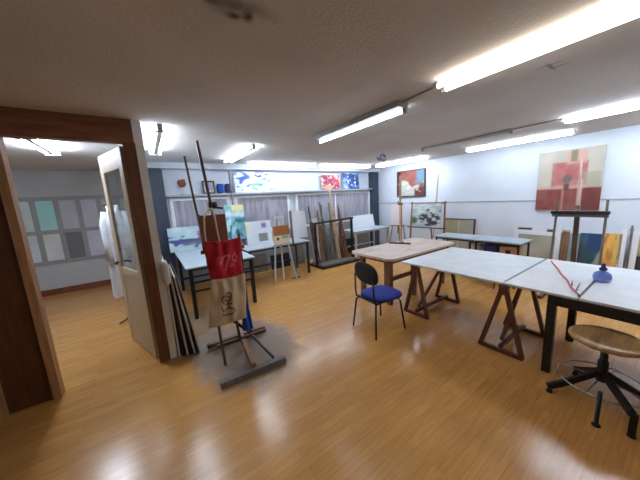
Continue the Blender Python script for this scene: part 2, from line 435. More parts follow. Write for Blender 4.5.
# glazed frames on the back wall
def win(n, x0, x1, z0, z1, mull):
    f = MB(); d = BY-.05
    f.box((x0, d, z0), (x1, BY, z0+.05)).box((x0, d, z1-.05), (x1, BY, z1)).box((x0, d, z0+.05), (x0+.06, BY, z1-.05)).box((x1-.06, d, z0+.05), (x1, BY, z1-.05))
    for m_ in mull: f.box((m_-.02, d+.01, z0+.05), (m_+.02, BY, z1-.05))
    w = struct(f.build('window_%d' % n, 'trim_white', bevel=.004))
    p = MB().box((x0+.06, BY-.025, z0+.05), (x1-.06, BY-.012, z1-.05)).build('pane', 'glazing', w)
    return w
win(1, .42, 1.58, 1.00, 1.80, [])
win(2, 1.68, 3.06, .95, 1.80, [])
win(3, 3.24, 5.92, .92, 1.80, [4.55])
# store room behind the doorway: gridded grey partition with panes
SY = 7.2
struct(MB().box((-2.7, SY, 0), (-.076, SY+.1, CZ)).build('wall_store', 'wall_store'))
struct(MB().box((-2.7, SY-.03, 0), (-.08, SY, .12)).build('baseboard_store', 'red_board'))
f = MB(); f.box((-2.7, SY-.03, 1.89), (-.08, SY, 1.97)).box((-2.7, SY-.03, 1.235), (-.08, SY, 1.315)).box((-2.7, SY-.03, .62), (-.08, SY, .70))
xs = [-2.415+.325*i for i in range(8)]
for x in xs: f.box((x-.04, SY-.025, .70), (x+.04, SY, 1.89))
gw = struct(f.build('window_4', 'store_frame', bevel=.004))
def up(c): return tuple(min(244, v*1.3) for v in c)
tints = [[(150, 158, 160), (166, 178, 180), (140, 196, 192), (152, 158, 166), (160, 164, 174), (152, 156, 166), (160, 162, 170)],
         [(150, 156, 162), (170, 180, 192), (176, 184, 200), (96, 98, 104), (164, 168, 182), (120, 124, 134), (150, 152, 160)]]
for r_, (z0, z1) in enumerate(((1.315, 1.89), (.70, 1.235))):
    for i in range(7):
        c = up(tints[r_][i])
        m_ = mat('frosted_pane_tint', c, .5, var=.08, scale=4)
        MB().box((xs[i]+.04, SY-.012, z0), (xs[i+1]-.04, SY-.002, z1)).build('pane', m_, gw)

# open door leaf hung on the right jamb
hx, hy, dl = -.10, PY+.10, .74
ang = math.atan2(3.86-hy, -.335-hx)
d = thing('door_leaf', 'cream half-glazed door standing open in the timber doorway', 'door', (hx, hy, 0), ang)
f = MB(); T = .02
f.box((.0, -T, .015), (.11, T, 2.245)).box((dl-.11, -T, .015), (dl, T, 2.245)).box((.11, -T, 2.05), (dl-.11, T, 2.245)).box((.11, -T, .88), (dl-.11, T, .98)).box((.11, -T*.8, .015), (dl-.11, T*.8, .88))
f.build('door_frame', 'door_cream', d, bevel=.004)
MB().box((.11, -.004, .98), (dl-.11, .004, 2.05)).build('glass_pane', 'glass', d)
MB().box((dl, -T, .015), (dl+.006, T, 2.245)).build('edge_strip', 'door_edge', d)
h = MB().tube([(dl-.06, T, 1.03), (dl-.06, T+.05, 1.03), (dl-.17, T+.05, 1.03)], .010)
h.tube([(dl-.06, -T, 1.03), (dl-.06, -T-.05, 1.03), (dl-.17, -T-.05, 1.03)], .010).build('handle', 'black', d, smooth=True)

# ================================================================== CEILING LIGHTS
def tubelight(label, x, y0, y1, axis='Y', kind='tube_cool', style='single', body='fixture', z=CZ):
    """one ceiling batten: housing, tube(s), end caps; style single / pair (two close tubes) / winged (tubes either side of the housing)"""
    L_ = y1-y0
    loc = (x, y0, z) if axis == 'Y' else (y0, x, z)
    t = thing('fluorescent_light', label, 'ceiling light', loc, 0 if axis == 'Y' else -PI/2, 'fluorescent ceiling lights')
    w, drop, r, offs, dz = {'single': (.07, .05, .013, [.045], .022), 'pair': (.034, .040, .019, [-.056, .056], .004), 'slim': (.035, .022, .012, [.0], .016), 'winged': (.024, .065, .017, [-.055, .055], -.018)}[style]
    MB().box((-w, 0, -drop), (w, L_, 0)).build('housing', 'fixture_grey' if style == 'winged' else body, t, bevel=.004)
    for o_ in offs:
        MB().tube([(o_, .03, -drop-dz), (o_, L_-.03, -drop-dz)], r, n=8).build('tube', kind, t, smooth=True)
    for yy in (.0, L_-.03):
        if style == 'winged': MB().box((-.075, yy, -.078), (.075, yy+.03, -.066)).build('end_cap', 'fixture_grey', t, bevel=.003)
        else:
            for o_ in offs: MB().box((o_-.02, yy, -drop-dz-.022), (o_+.02, yy+.03, -drop)).build('end_cap', body, t, bevel=.003)
    return t
tubelight('bright warm fluorescent batten nearest on the ceiling above the white tables', 1.98, -.33, 1.19, kind='tube_warm', style='pair')
tubelight('slim fluorescent batten with grey housing, mid ceiling over the blue chair', 2.05, 1.57, 2.98, kind='tube_weak', body='fixture_grey')
tubelight('twin fluorescent batten close to the white end of the inner wall', .24, 3.10, 4.50, style='winged', kind='tube_dim')
tubelight('twin fluorescent batten above the left end of the back wall ledge', 1.42, 3.66, 5.06, style='winged', kind='tube_dim')
tubelight('long fluorescent batten along the back wall, left one of the two', 5.28, 1.86, 3.54, axis='X', style='pair', kind='tube_wall')
tubelight('long fluorescent batten along the back wall, ending at the corner column', 5.20, 3.62, 5.30, axis='X', style='pair', kind='tube_wall')
tubelight('fluorescent batten above the small brown-red picture on the right wall', 5.50, 3.55, 5.08, style='pair')
tubelight('fluorescent batten along the right wall, left of the large red painting', 5.55, 1.12, 2.70, style='pair', kind='tube_wall')
tubelight('fluorescent batten above the large easel, running out of the frame', 4.48, -.55, 1.02, style='pair')
tubelight('fluorescent batten at the right edge, only its end showing', 5.57, -1.2, .36, style='pair')
u = tubelight('unlit grey fluorescent batten on the ceiling in line with a lit one', 4.45, 1.55, 2.98, kind='tube_off', body='fixture_grey', style='slim')
tubelight('twin fluorescent batten on the store room ceiling seen through the doorway', -.89, 3.85, 4.85, style='winged', kind='tube_store')
for a, b_, lab in (((2.0, 1.19), (2.05, 1.57), 'thin cable joining two battens above the blue chair'), ((4.46, 1.02), (4.45, 1.55), 'thin cable joining the lit and unlit battens by the right wall')):
    tag(MB().tube([(a[0], a[1]-.02, CZ-.008), (b_[0], b_[1]+.02, CZ-.008)], .008, 6).build('ceiling_cable', 'fixture_grey'), lab, 'cable')
t = thing('hanging_ornament', 'small purple curled ornament hanging from the ceiling', 'ornament', (4.08, 3.60, CZ))
MB().tube([(0, 0, 0), (0, 0, -.04)], .003, 6).build('thread', 'light_metal', t)
g = MB(); pts = [(-.08*math.cos(a)*(1-.1*a/6), .02*a/6, -.085+-.055*math.sin(a)) for a in [i*.4 for i in range(17)]]
g.tube(pts, .018, 8); g.tube([(-.18, 0, -.10), (-.11, .01, -.14), (-.04, 0, -.13)], .016, 8); g.build('curl', 'purple', t, smooth=True)

# ================================================================== WHITE TABLES
tg = 'white tabletop boards end to end'
b1 = tag(MB().box((2.76, .958, .722), (4.06, 2.15, .744)).build('table_board', 'table_white', bevel=.003), 'white stained tabletop board lying on two trestles, next to the brown table', 'tabletop', tg)
b2 = tag(MB().box((2.765, .438, .722), (4.07, .954, .744)).build('table_board', 'table_white', bevel=.003), 'short white tabletop board between a grey joint and a black joint, red string across it', 'tabletop', tg)
b3 = tag(MB().box((2.77, -.95, .722), (4.07, .434, .744)).build('table_board', 'table_white', bevel=.003), 'white tabletop board on the black table frame, running out of the frame', 'tabletop', tg)
tag(MB().box((2.80, .945, .7445), (4.04, .968, .7455)).build('joint_tape', 'tape'), 'strip of grey tape over the joint of the white boards', 'tape')
tag(MB().box((2.80, .428, .7445), (3.38, .446, .7460)).build('joint_tape', 'black'), 'short black strip over the joint beside the blue bottle', 'tape')
def trestle(name, label, xa, xb, y, spread, z=.72):
    t = thing(name, label, 'trestle', ((xa+xb)/2, y, 0), 0, 'wooden trestles under the white tabletop')
    hx_ = (xb-xa)/2
    for s in (-1, 1):
        for q in (-1, 1):
            MB().bar((s*hx_, q*.012, z-.03), (s*hx_, q*spread, .012), .035, .045, up=(1, 0, 0)).build('leg', 'trestle', t, bevel=.003)
        MB().bar((s*hx_, -spread-.01, .02), (s*hx_, spread+.01, .02), .04, .04).build('foot_rail', 'trestle', t, bevel=.003)
        MB().box((s*hx_-.03, -.035, z-.10), (s*hx_+.03, .035, z-.005)).build('hinge_block', 'trestle', t, bevel=.003)
    MB().box((-hx_-.05, -.025, z-.045), (hx_+.05, .025, z)).build('top_beam', 'trestle', t, bevel=.003)
    MB().bar((-hx_, 0, .06), (hx_, 0, .06), .035, .04).build('stretcher', 'trestle', t, bevel=.003)
    MB().bar((-hx_+.08, .02, .09), (hx_-.02, .02, z-.06), .03, .035).build('diagonal_brace', 'trestle', t, bevel=.003)
    return t
trestle('trestle', 'dark wooden A-frame trestle at the joint of the white boards, beside the black leg', 2.79, 3.43, .955, .185)
trestle('trestle', 'dark wooden A-frame trestle beside the brown table and blue chair', 2.86, 3.64, 1.98, .17)
t = thing('work_table', 'black square-legged table frame under the white boards by the stool', 'table', (3.17, -.13, 0))
for sx in (-1, 1):
    for sy in (-1, 1):
        MB().box((sx*.385-.03, sy*.72-.03, 0), (sx*.385+.03, sy*.72+.03, .64)).build('leg', 'black_wood', t, bevel=.003)
MB().box((-.415, -.75, .64), (.415, -.71, .72)).box((-.415, .71, .64), (.415, .75, .72)).box((-.415, -.71, .64), (-.375, .71, .72)).box((.375, -.71, .64), (.415, .71, .72)).build('apron', 'black_wood', t, bevel=.003)

# ---- brown table
t = thing('brown_table', 'worn brown table with rounded corners and thick legs behind the blue chair', 'table', (3.59, 2.72, 0))
def rrect(hx_, hy_, r, n=8):
    o = []
    for cx, cy, a0 in ((hx_-r, hy_-r, 0), (-hx_+r, hy_-r, PI/2), (-hx_+r, -hy_+r, PI), (hx_-r, -hy_+r, 1.5*PI)):
        for i in range(n+1):
            a = a0 + PI/2*i/n; o.append((cx+r*math.cos(a), cy+r*math.sin(a)))
    return o
MB().slab(rrect(.88, .44, .12), .712, .75).build('tabletop', 'table_brown', t, bevel=.006)
MB().box((-.74, -.33, .64), (.74, -.30, .712)).box((-.74, .30, .64), (.74, .33, .712)).box((-.74, -.30, .64), (-.71, .30, .712)).box((.71, -.30, .64), (.74, .30, .712)).build('apron', 'brown_leg', t, bevel=.003)
for sx in (-.72, -.14, .70):
    for sy in (-.28, .28):
        MB().box((sx-.035, sy-.035, 0), (sx+.035, sy+.035, .64 if abs(sx) > .5 else .712)).build('leg', 'brown_leg', t, bevel=.004)
MB().box((-.69, -.30, .36), (-.17, -.26, .42)).build('stretcher', 'brown_leg', t, bevel=.003)
t = thing('pole_stand', 'pale wooden pole on a dark flat base standing on the brown table', 'easel', (3.76, 2.94, .75))
MB().bar((-.10, .17, .012), (.06, -.17, .012), .035, .024).bar((-.02, .0, .012), (.12, .04, .012), .035, .022).build('base', 'black_wood', t, bevel=.003)
MB().box((-.014, -.014, .02), (.014, .014, 1.21)).build('mast', 'easel_pale', t, bevel=.003)
MB().box((.016, -.012, .05), (.030, .012, .72)).build('slide', 'easel_dark', t, bevel=.002)
MB().box((-.02, -.03, .70), (.034, .03, .74)).build('clamp', 'easel_mid', t, bevel=.003)

# ---- blue chair
t = thing('office_chair', 'blue upholstered chair with black oval back, beside the trestle table', 'chair', (2.24, 2.09, 0), R(-5))
MB().pad((.03, -.02, .445), .225, .215, .04, 3.2).build('seat', 'blue_fabric', t, smooth=True)
MB().box((-.19, -.18, .395), (.19, .18, .412)).build('seat_pan', 'black', t, bevel=.01)
bk = MB().pad((0, 0, 0), .205, .135, .028, 2.6, axis='X').build('backrest', 'dark_fabric', t, smooth=True, loc=(-.215, -.035, .755)); bk.rotation_euler = (0, R(-8), 0)
for sy in (-1, 1):
    MB().tube([(-.17, sy*.15, .40), (-.20, sy*.18, .37), (-.235, sy*.215, 0)], .011).build('leg', 'black', t, smooth=True)
    MB().tube([(.17, sy*.15, .40), (.19, sy*.18, .37), (.235, sy*.215, 0)], .011).build('leg', 'black', t, smooth=True)
    MB().tube([(-.14, sy*.16, .40), (-.205, sy*.17, .42), (-.215, sy*.17, .50), (-.225, sy*.16, .72)], .010).build('back_tube', 'black', t, smooth=True)

# ---- stool
t = thing('swivel_stool', 'round wooden stool with black star base and chrome foot ring', 'stool', (2.67, .25, 0))
MB().lathe([(.0, .482), (.175, .482), (.197, .490), (.205, .503), (.203, .516), (.192, .524), (.15, .521), (.08, .514), (0, .512)], n=40).build('seat', 'seat_wood', t, smooth=True)
MB().lathe([(.0, .462), (.085, .462), (.085, .482), (0, .482)]).build('seat_plate', 'black', t)
MB().lathe([(.0, .17), (.030, .17), (.030, .33), (.022, .34), (.022, .462), (0, .462)], n=20).build('column', 'black', t, smooth=True)
for a in (125, 216, 305, 35):
    c_, s_ = math.cos(R(a)), math.sin(R(a))
    if a == 216:
        lg = MB().bar((c_*.02, s_*.02, .235), (c_*.30, s_*.30, .150), .030, .052).bar((c_*.315, s_*.315, .165), (c_*.315, s_*.315, .03), .036, .036).build('leg', 'black', t, bevel=.004)
    else:
        lg = MB().bar((c_*.02, s_*.02, .235), (c_*.255, s_*.255, .075), .028, .048).bar((c_*.245, s_*.245, .085), (c_*.315, s_*.315, .045), .03, .045).build('leg', 'black', t, bevel=.004)
    k = .315 if a == 216 else .30
    MB().lathe([(0, 0), (.022, 0), (.022, .012), (.012, .03), (.012, .055), (0, .055)], c=(c_*k, s_*k, 0), n=14).build('glide', 'black', lg, smooth=True)
MB().ring((0, 0, .165), .245, .0065).build('foot_ring', 'chrome', t, smooth=True)
for a in (80, 170, 260, 350):
    c_, s_ = math.cos(R(a)), math.sin(R(a))
    MB().tube([(c_*.025, s_*.025, .19), (c_*.245, s_*.245, .165)], .005, 6).build('ring_spoke', 'chrome', t)
MB().lathe([(0, 0), (.024, 0), (.024, .008), (.012, .02), (.012, .26), (0, .26)], c=(-.315, -.035, 0), n=14).build('foot_rod', 'black', t, smooth=True)

# ---- things lying on the white boards
t = thing('glass_bottle', 'blue round-bellied bottle with dark stopper on the white boards', 'bottle', (3.42, .40, .744))
MB().lathe([(0, 0), (.042, 0), (.058, .012), (.064, .04), (.056, .072), (.034, .088), (.02, .094), (.02, .104), (0, .104)]).build('body', 'blue_glass', t, smooth=True)
MB().lathe([(0, .104), (.026, .104), (.027, .122), (.016, .13), (.013, .165), (0, .168)], n=16).build('stopper', 'navy', t, smooth=True)
pts = [(3.95-1.13*i/24 + .003*math.sin(i*.9), .885-.44*i/24 + .004*math.sin(i*.7), .7525) for i in range(25)]
tag(MB().tube(pts, .006, 8).build('string', 'red_plastic', smooth=True), 'thin red string lying diagonally across the white boards', 'string')
for (p, q, lab) in (((3.05, .53), (3.28, .57), 'grey paintbrush nearer the red string on the white boards'), ((3.02, .49), (3.27, .51), 'grey paintbrush nearer the blue bottle on the white boards')):
    t = thing('paintbrush', lab, 'paintbrush', (p[0], p[1], .750), math.atan2(q[1]-p[1], q[0]-p[0]), 'paintbrushes on the white boards')
    MB().tube([(0, 0, 0), (.08, 0, 0), (.19, 0, 0)], [.006, .0055, .003], 8).build('handle', 'easel_grey', t, smooth=True)
    MB().tube([(-.03, 0, 0), (0, 0, 0)], .006, 8).build('ferrule', 'chrome', t)
    MB().tube([(-.065, 0, 0), (-.045, 0, 0), (-.03, 0, 0)], [.001, .006, .0055], 8).build('bristles', 'black', t, smooth=True)

# ================================================================== FRONT EASEL AND BAGS
t = thing('studio_easel', 'tall wooden studio easel in front, draped with red and beige bags', 'easel', (.69, 2.6, 0), R(-2))
MB().bar((-.33, -.36, .03), (.31, -.36, .03), .07, .06).build('foot_bar', 'easel_grey', t, bevel=.005)
MB().bar((-.33, .35, .05), (.36, .36, .05), .05, .05).build('foot_bar', 'easel_dark', t, bevel=.005)
MB().bar((-.30, .28, .09), (.33, .30, .09), .03, .035).build('cross_bar', 'easel_mid', t, bevel=.004)
MB().bar((-.01, -.345, .075), (.05, .36, .09), .05, .05).build('base_beam', 'easel_mid', t, bevel=.005)
MB().bar((.12, .33, .12), (.20, -.33, .07), .022, .03).build('brace', 'black_wood', t, bevel=.003)
MB().bar((-.20, .26, .50), (.10, .24, .16), .022, .03).build('brace', 'black_wood', t, bevel=.003)
MB().bar((.0, .16, .10), (-.165, .34, 2.30), .027, .03, up=(0, 1, 0)).build('mast', 'easel_dark', t, bevel=.003)
MB().bar((-.20, .20, .70), (-.30, .34, 2.14), .020, .024, up=(0, 1, 0)).build('side_post', 'easel_dark', t, bevel=.003)
MB().bar((-.22, -.05, 0), (-.22, .12, .46), .026, .026, up=(0, 1, 0)).build('short_leg', 'easel_dark', t, bevel=.003)
MB().bar((.14, .22, .10), (.15, .32, 1.30), .024, .028, up=(0, 1, 0)).build('side_post', 'easel_dark', t, bevel=.003)
MB().bar((-.28, .225, 1.16), (.17, .225, 1.16), .03, .04).build('cross_bar', 'easel_mid', t, bevel=.003)
MB().bar((-.25, .16, .115), (.31, .18, .115), .03, .035).build('cross_bar', 'easel_dark', t, bevel=.004)
cl = MB().box((-.145, .22, 1.60), (-.065, .31, 1.67)).build('clamp', 'black', t, bevel=.006)
MB().tube([(-.10, .24, 1.635), (-.10, .16, 1.635)], .026, 12).build('knob', 'black', cl, smooth=True)
MB().tube([(-.065, .24, 1.61), (-.01, .22, 1.60)], .012, 10).build('knob', 'black', cl, smooth=True)
t = thing('easel_board', 'reddish brown board standing on the front easel above the red bag', 'board', (.585, 2.80, 1.18), R(-2), rx=R(-5))
MB().box((-.15, -.012, 0), (.115, .006, .36)).build('panel', 'red_board', t, bevel=.003)
MB().box((-.15, -.022, .02), (-.128, -.0125, .37)).build('side_strip', 'easel_mid', t, bevel=.002)
def stroke(u, v, pts, w):
    best = 9
    for (a, b) in zip(pts[:-1], pts[1:]):
        dx, dy = b[0]-a[0], b[1]-a[1]; L2 = dx*dx+dy*dy or 1e-9
        k = max(0, min(1, ((u-a[0])*dx+(v-a[1])*dy)/L2)); best = min(best, math.hypot(u-a[0]-k*dx, v-a[1]-k*dy))
    return 1-sm(w*.6, w, best)
def bag_shape(wt, wb, h, th, seed, skew=0.0, sag=.02):
    def f(u, v, s):
        w = wb+(wt-wb)*v
        x = w*(u-.5) + skew*(v-.5) + .012*nz(u, v, 3, seed)
        e = (max(0, 1-(2*u-1)**4)*max(0, 1-(2*v-1)**6))**.5
        fold = .012*math.sin(u*17+3*nz(u, v, 2, seed+1))*(.3+.7*v)*e + .018*nz(u, v, 4, seed+2)*e
        y = s*th*e*(.55+.6*(1-v)) + (fold if s < 0 else 0)
        z = h*v - sag*math.sin(u*PI)*(v if v > .5 else .4)*1.0 + .008*nz(u*2, v, 3, seed+4)
        return (x, y, z)
    return f
def red_fn(u, v):
    c = mixc((168, 18, 34), (196, 26, 44), .5+nz(u, v, 5, 3))
    k = stroke(u, v, [(.36, .40), (.44, .58), (.62, .60), (.52, .40), (.46, .22)], .028)
    k = max(k, stroke(u, v, [(.70, .52), (.78, .62), (.84, .50), (.78, .40), (.70, .46)], .024), .8*stroke(u, v, [(.28, .56), (.40, .58)], .02), .7*stroke(u, v, [(.60, .30), (.66, .36), (.72, .30)], .02))
    return mixc(c, (226, 150, 150), k*.75)
t = thing('red_bag', 'red cloth bag with pale scribbled lettering hanging on the front easel', 'bag', (.612, 2.67, .895), R(-3))
paint_mesh('bag_body', 0, 0, red_fn, 'print_cloth', t, shape=bag_shape(.36, .33, .40, .04, 2), nx=60, ny=60)
def tote_fn(u, v):
    c = mixc((192, 170, 140), (206, 186, 156), .5+nz(u, v, 4, 8))
    k = 0
    for i, pp in enumerate(([(.36, .62), (.46, .70), (.56, .66), (.54, .54), (.44, .50), (.38, .56)], [(.42, .60), (.50, .60)], [(.46, .50), (.48, .36), (.36, .30), (.30, .40)],
                            [(.48, .36), (.60, .34), (.66, .26)], [(.34, .24), (.50, .22), (.62, .24)], [(.40, .44), (.56, .44)], [(.34, .66), (.30, .56), (.36, .48)])):
        k = max(k, stroke(u, v, pp, .022))
    k = max(k, .5*inr(u, v, .40, .54, .50, .66, .05)*(.5+nz(u, v, 12, 5)))
    return mixc(c, (74, 54, 42), k*.8)
t = thing('tote_bag', 'beige cotton tote with a dark line drawing hanging below the red bag', 'bag', (.592, 2.64, .405), R(-3))
paint_mesh('bag_body', 0, 0, tote_fn, 'print_cloth', t, shape=bag_shape(.34, .38, .50, .03, 6, .06), nx=60, ny=60)
MB().tube([(-.12, .05, .47), (-.135, .10, .75), (-.13, .12, .98), (-.12, .11, 1.12), (-.05, .17, 1.205)], .010, 8).build('handle', 'cream_strap', t, smooth=True)
MB().tube([(.03, .05, .47), (.0, .10, .80), (-.01, .12, .98), (-.02, .12, 1.12), (-.03, .17, 1.205)], .010, 8).build('handle', 'cream_strap', t, smooth=True)
g = MB(); bm = g.bm
NU, NV = 14, 20; gr = []
for s in (-1, 1):
    rows = []
    for j in range(NV+1):
        v = j/NV; row = []
        for i in range(NU+1):
            u_ = i/NU; w = .12-.075*v
            e = (max(0, 1-(2*u_-1)**4))**.5
            row.append(bm.verts.new((w*(u_-.5)-.01*v, s*.018*e+.012*math.sin(u_*11+v*2), .46*v)))
        rows.append(row)
    gr.append(rows)
for s in (0, 1):
    for j in range(NV):
        for i in range(NU):
            q = [gr[s][j][i], gr[s][j][i+1], gr[s][j+1][i+1], gr[s][j+1][i]]; bm.faces.new(q if s == 0 else q[::-1])
for j in range(NV):
    bm.faces.new([gr[0][j+1][0], gr[1][j+1][0], gr[1][j][0], gr[0][j][0]]); bm.faces.new([gr[0][j][NU], gr[1][j][NU], gr[1][j+1][NU], gr[0][j+1][NU]])
o = g.build('blue_cloth', 'blue_cloth', smooth=True, loc=(.775, 2.69, .235)); tag(o, 'bright blue cloth hanging beside the beige tote on the front easel', 'cloth')

# ================================================================== BOARDS LEANING BY THE DOOR POST
specs = [(.108, .098, 1.06, 'canvas_white', .018, 'canvas_edge', 'pale-edged board innermost of the stack leaning by the door post'),
         (.140, .113, 1.00, 'board_black', .013, 'board_black', 'black sheet for the shaded gap second from the door post in the leaning stack'),  # black sheet stands in for the shadow between the boards
         (.185, .135, .98, 'canvas_edge', .020, 'board_grey', 'thick cream-edged board in the middle of the leaning stack'),
         (.222, .149, .94, 'board_black', .012, 'board_black', 'black sheet for the shaded gap between two pale boards of the leaning stack'),  # shade under the next board, built as a black sheet
         (.252, .167, .92, 'canvas_white', .016, 'canvas_edge', 'white-edged canvas second from the outside of the leaning stack'),
         (.297, .179, .96, 'light_metal', .008, 'board_black', 'dark board with a thin pale edge outermost of the leaning stack')]
for i, (xb, xt, hgt, mm, th, m2, lab) in enumerate(specs):
    a = math.atan2(xb-xt, hgt)
    t = thing('leaning_board', lab, 'board', (xb, 3.04-.012*i, 0.003), 0, 'boards leaning beside the door post'); t.rotation_euler = (0, -a, 0)
    MB().box((-th, .004, 0), (0, .72, hgt)).build('panel', m2, t, bevel=.002)
    MB().box((-th, 0, 0), (0, .004, hgt)).build('edge', mm, t)
g = MB(); g.pad((0, 0, 0), .035, .05, .13, 2.4)
for v in g.bm.verts: v.co += Vector((nz(v.co.y*14, v.co.z*10, 1, 1)*.02, nz(v.co.x*14, v.co.z*12, 1, 2)*.02, nz(v.co.x*12, v.co.y*12, 1, 3)*.02))
o = g.build('plastic_bag', 'plastic_white', smooth=True, loc=(.085, 2.98, .99)); tag(o, 'crumpled white plastic bag on top of the leaning boards', 'bag')

# ================================================================== LEFT TABLE AND BACK DESKS
def desk(label, x0, x1, y0, y1, z, top='desk_grey', legm='black', group='desks around the room', inset=.03, leg=.022, rail=True):
    t = thing('desk', label, 'desk', ((x0+x1)/2, (y0+y1)/2, 0), 0, group)
    hx_, hy_ = (x1-x0)/2, (y1-y0)/2
    MB().box((-hx_, -hy_, z-.025), (hx_, hy_, z)).build('desktop', top, t, bevel=.004)
    for sx in (-1, 1):
        for sy in (-1, 1):
            cx, cy = sx*(hx_-inset-leg), sy*(hy_-inset-leg)
            MB().box((cx-leg, cy-leg, 0), (cx+leg, cy+leg, z-.06)).build('leg', legm, t, bevel=.003)
    ix, iy = hx_-inset, hy_-inset; w = 2*leg
    MB().box((-ix, -iy, z-.06), (ix, -iy+w, z-.025)).box((-ix, iy-w, z-.06), (ix, iy, z-.025)).box((-ix, -iy+w, z-.06), (-ix+w, iy-w, z-.025)).box((ix-w, -iy+w, z-.06), (ix, iy-w, z-.025)).build('frame', legm, t, bevel=.002)
    if rail: MB().box((-ix+w, iy-w, .22), (ix-w, iy, .25)).build('stretcher', legm, t)
    return t
desk('long pale blue-grey table with black legs along the inner wall, behind the front easel', .36, 1.36, 3.90, 5.55, .78, leg=.026)
desk('grey desk with dark frame at the back wall, left one, behind the front easel', 1.50, 2.92, 4.70, 5.35, .74)
desk('grey desk with light legs at the back wall below the white canvas in the corner', 4.40, 5.75, 4.85, 5.50, .74, legm='light_metal')
desk('pale grey desk with dark frame near the right wall, left one of two', 4.94, 5.48, 2.26, 3.02, .74, leg=.014, rail=False)
desk('pale grey desk with dark frame near the right wall, ending by the large easel', 4.95, 5.50, 1.50, 2.24, .74, leg=.014, rail=False)
t = [o for o in COL.objects if o.get('label', '').startswith('long pale blue-grey table')][0]
MB().box((-.42, -.79, .53), (.42, -.765, .56)).build('front_rail', 'black', t); MB().box((-.42, -.79, .40), (.42, -.765, .425)).build('front_rail', 'black', t)
def lean(label, x, w_, h_, y, m_, a=8):
    t = thing('stored_board', label, 'board', (x, y, 0), 0, 'boards stored on the floor along the back wall', rx=R(-a))
    MB().box((-w_/2, 0, 0), (w_/2, .018, h_)).build('panel', m_, t, bevel=.002); MB().box((-w_/2, -.004, h_-.02), (w_/2, 0, h_)).build('top_edge', 'board_grey', t)
lean('wide dark board on the floor under the left back desk', 1.95, .62, .42, 5.62, 'board_grey')
lean('black low board on the floor under the left back desk, nearest the rack', 2.60, .50, .36, 5.60, 'board_black')
lean('grey board on the floor between the back desk and the rack', 3.10, .36, .55, 5.58, 'board_grey')
lean('black board on the floor under the corner desk', 4.85, .52, .44, 5.60, 'board_black')
lean('grey board on the floor under the corner desk by the column', 5.42, .50, .50, 5.60, 'board_grey')
# ================================================================== PICTURES ON THE BACK LEDGE
def f_sky(u, v):
    c = (226, 236, 244)
    k = sm(.05, .35, nz(u, v, 7, 1)+.25*(v-.35)) * inr(u, v, 0, .45, .15, 1, .15); c = mixc(c, (70, 104, 182), k)
    k = sm(.05, .3, nz(u, v, 8, 2)) * inr(u, v, .45, 1, 0, .6, .12); c = mixc(c, (80, 180, 150), k)
    k = sm(.05, .3, nz(u, v, 9, 6)) * inr(u, v, .5, .9, .6, 1, .08); return mixc(c, (84, 96, 160), k)
def f_red_multi(u, v):
    c = mixc((196, 60, 72), (232, 204, 190), sm(-.1, .3, nz(u, v, 6, 4))); c = mixc(c, (90, 50, 90), sm(.1, .35, nz(u, v, 8, 9))); return mixc(c, (214, 190, 140), inr(u, v, .0, .6, 0, .3, .1)*.7)
def f_blue(u, v):
    c = mixc((30, 56, 118), (84, 132, 196), sm(-.3, .3, nz(u, v, 4, 12)))
    k = 1-sm(.0, .05, abs(abs(u-.42)-(.8-v)*.45)); c = mixc(c, (22, 40, 92), k*.7)
    return mixc(c, (200, 216, 230), sm(.25, .4, nz(u, v, 7, 14)) + .6*inr(u, v, 0, .3, 0, .4, .12))
LZ = 1.865
picture('painting', 'unframed watercolour of blue and green strokes on the back ledge', 'painting', .90, .47, f_sky, (2.16, BY-.10, LZ), 0, R(5), thick=.015)
picture('painting', 'small red and pink abstract canvas on the back ledge', 'painting', .62, .40, f_red_multi, (4.37, BY-.10, LZ), 0, R(5))
picture('painting', 'dark blue canvas of angular shapes on the back ledge by the corner column', 'painting', .64, .46, f_blue, (5.12, BY-.10, LZ), 0, R(5))
picture('painting', 'small dark-framed pale picture on the back ledge behind the front easel mast', 'picture', .24, .27, lambda u, v: mixc((190, 196, 204), (150, 130, 140), .5+nz(u, v, 5, 3)), (1.17, BY-.09, LZ), 0, R(5), frame='frame_dark', fw=.03)
def cup(label, x, m_):
    t = thing('pot', label, 'pot', (x, BY-.075, LZ), 0)
    MB().lathe([(0, 0), (.050, 0), (.064, .05), (.070, .13), (.066, .2), (.058, .2), (.060, .13), (.0, .02)], n=20).build('body', m_, t, smooth=True)
cup('blue pot on the back ledge beside the small dark-framed picture', 1.40, 'blue_cloth'); cup('dark navy pot on the back ledge left of the blue and green watercolour', 1.57, 'navy')
t = thing('small_statuette', 'small brown statuette on a thin stem at the left of the back ledge', 'ornament', (.68, BY-.08, LZ))
MB().lathe([(0, 0), (.045, 0), (.045, .02), (.015, .04), (.013, .15), (0, .15)], n=16).build('stem', 'light_metal', t, smooth=True)
g = MB().pad((0, 0, .22), .075, .06, .075, 2.2)
for v in g.bm.verts: v.co += Vector((nz(v.co.x*20, v.co.z*20, 1, 5)*.02, 0, nz(v.co.x*18, v.co.y*18, 1, 6)*.02))
g.build('head', 'red_board', t, smooth=True)

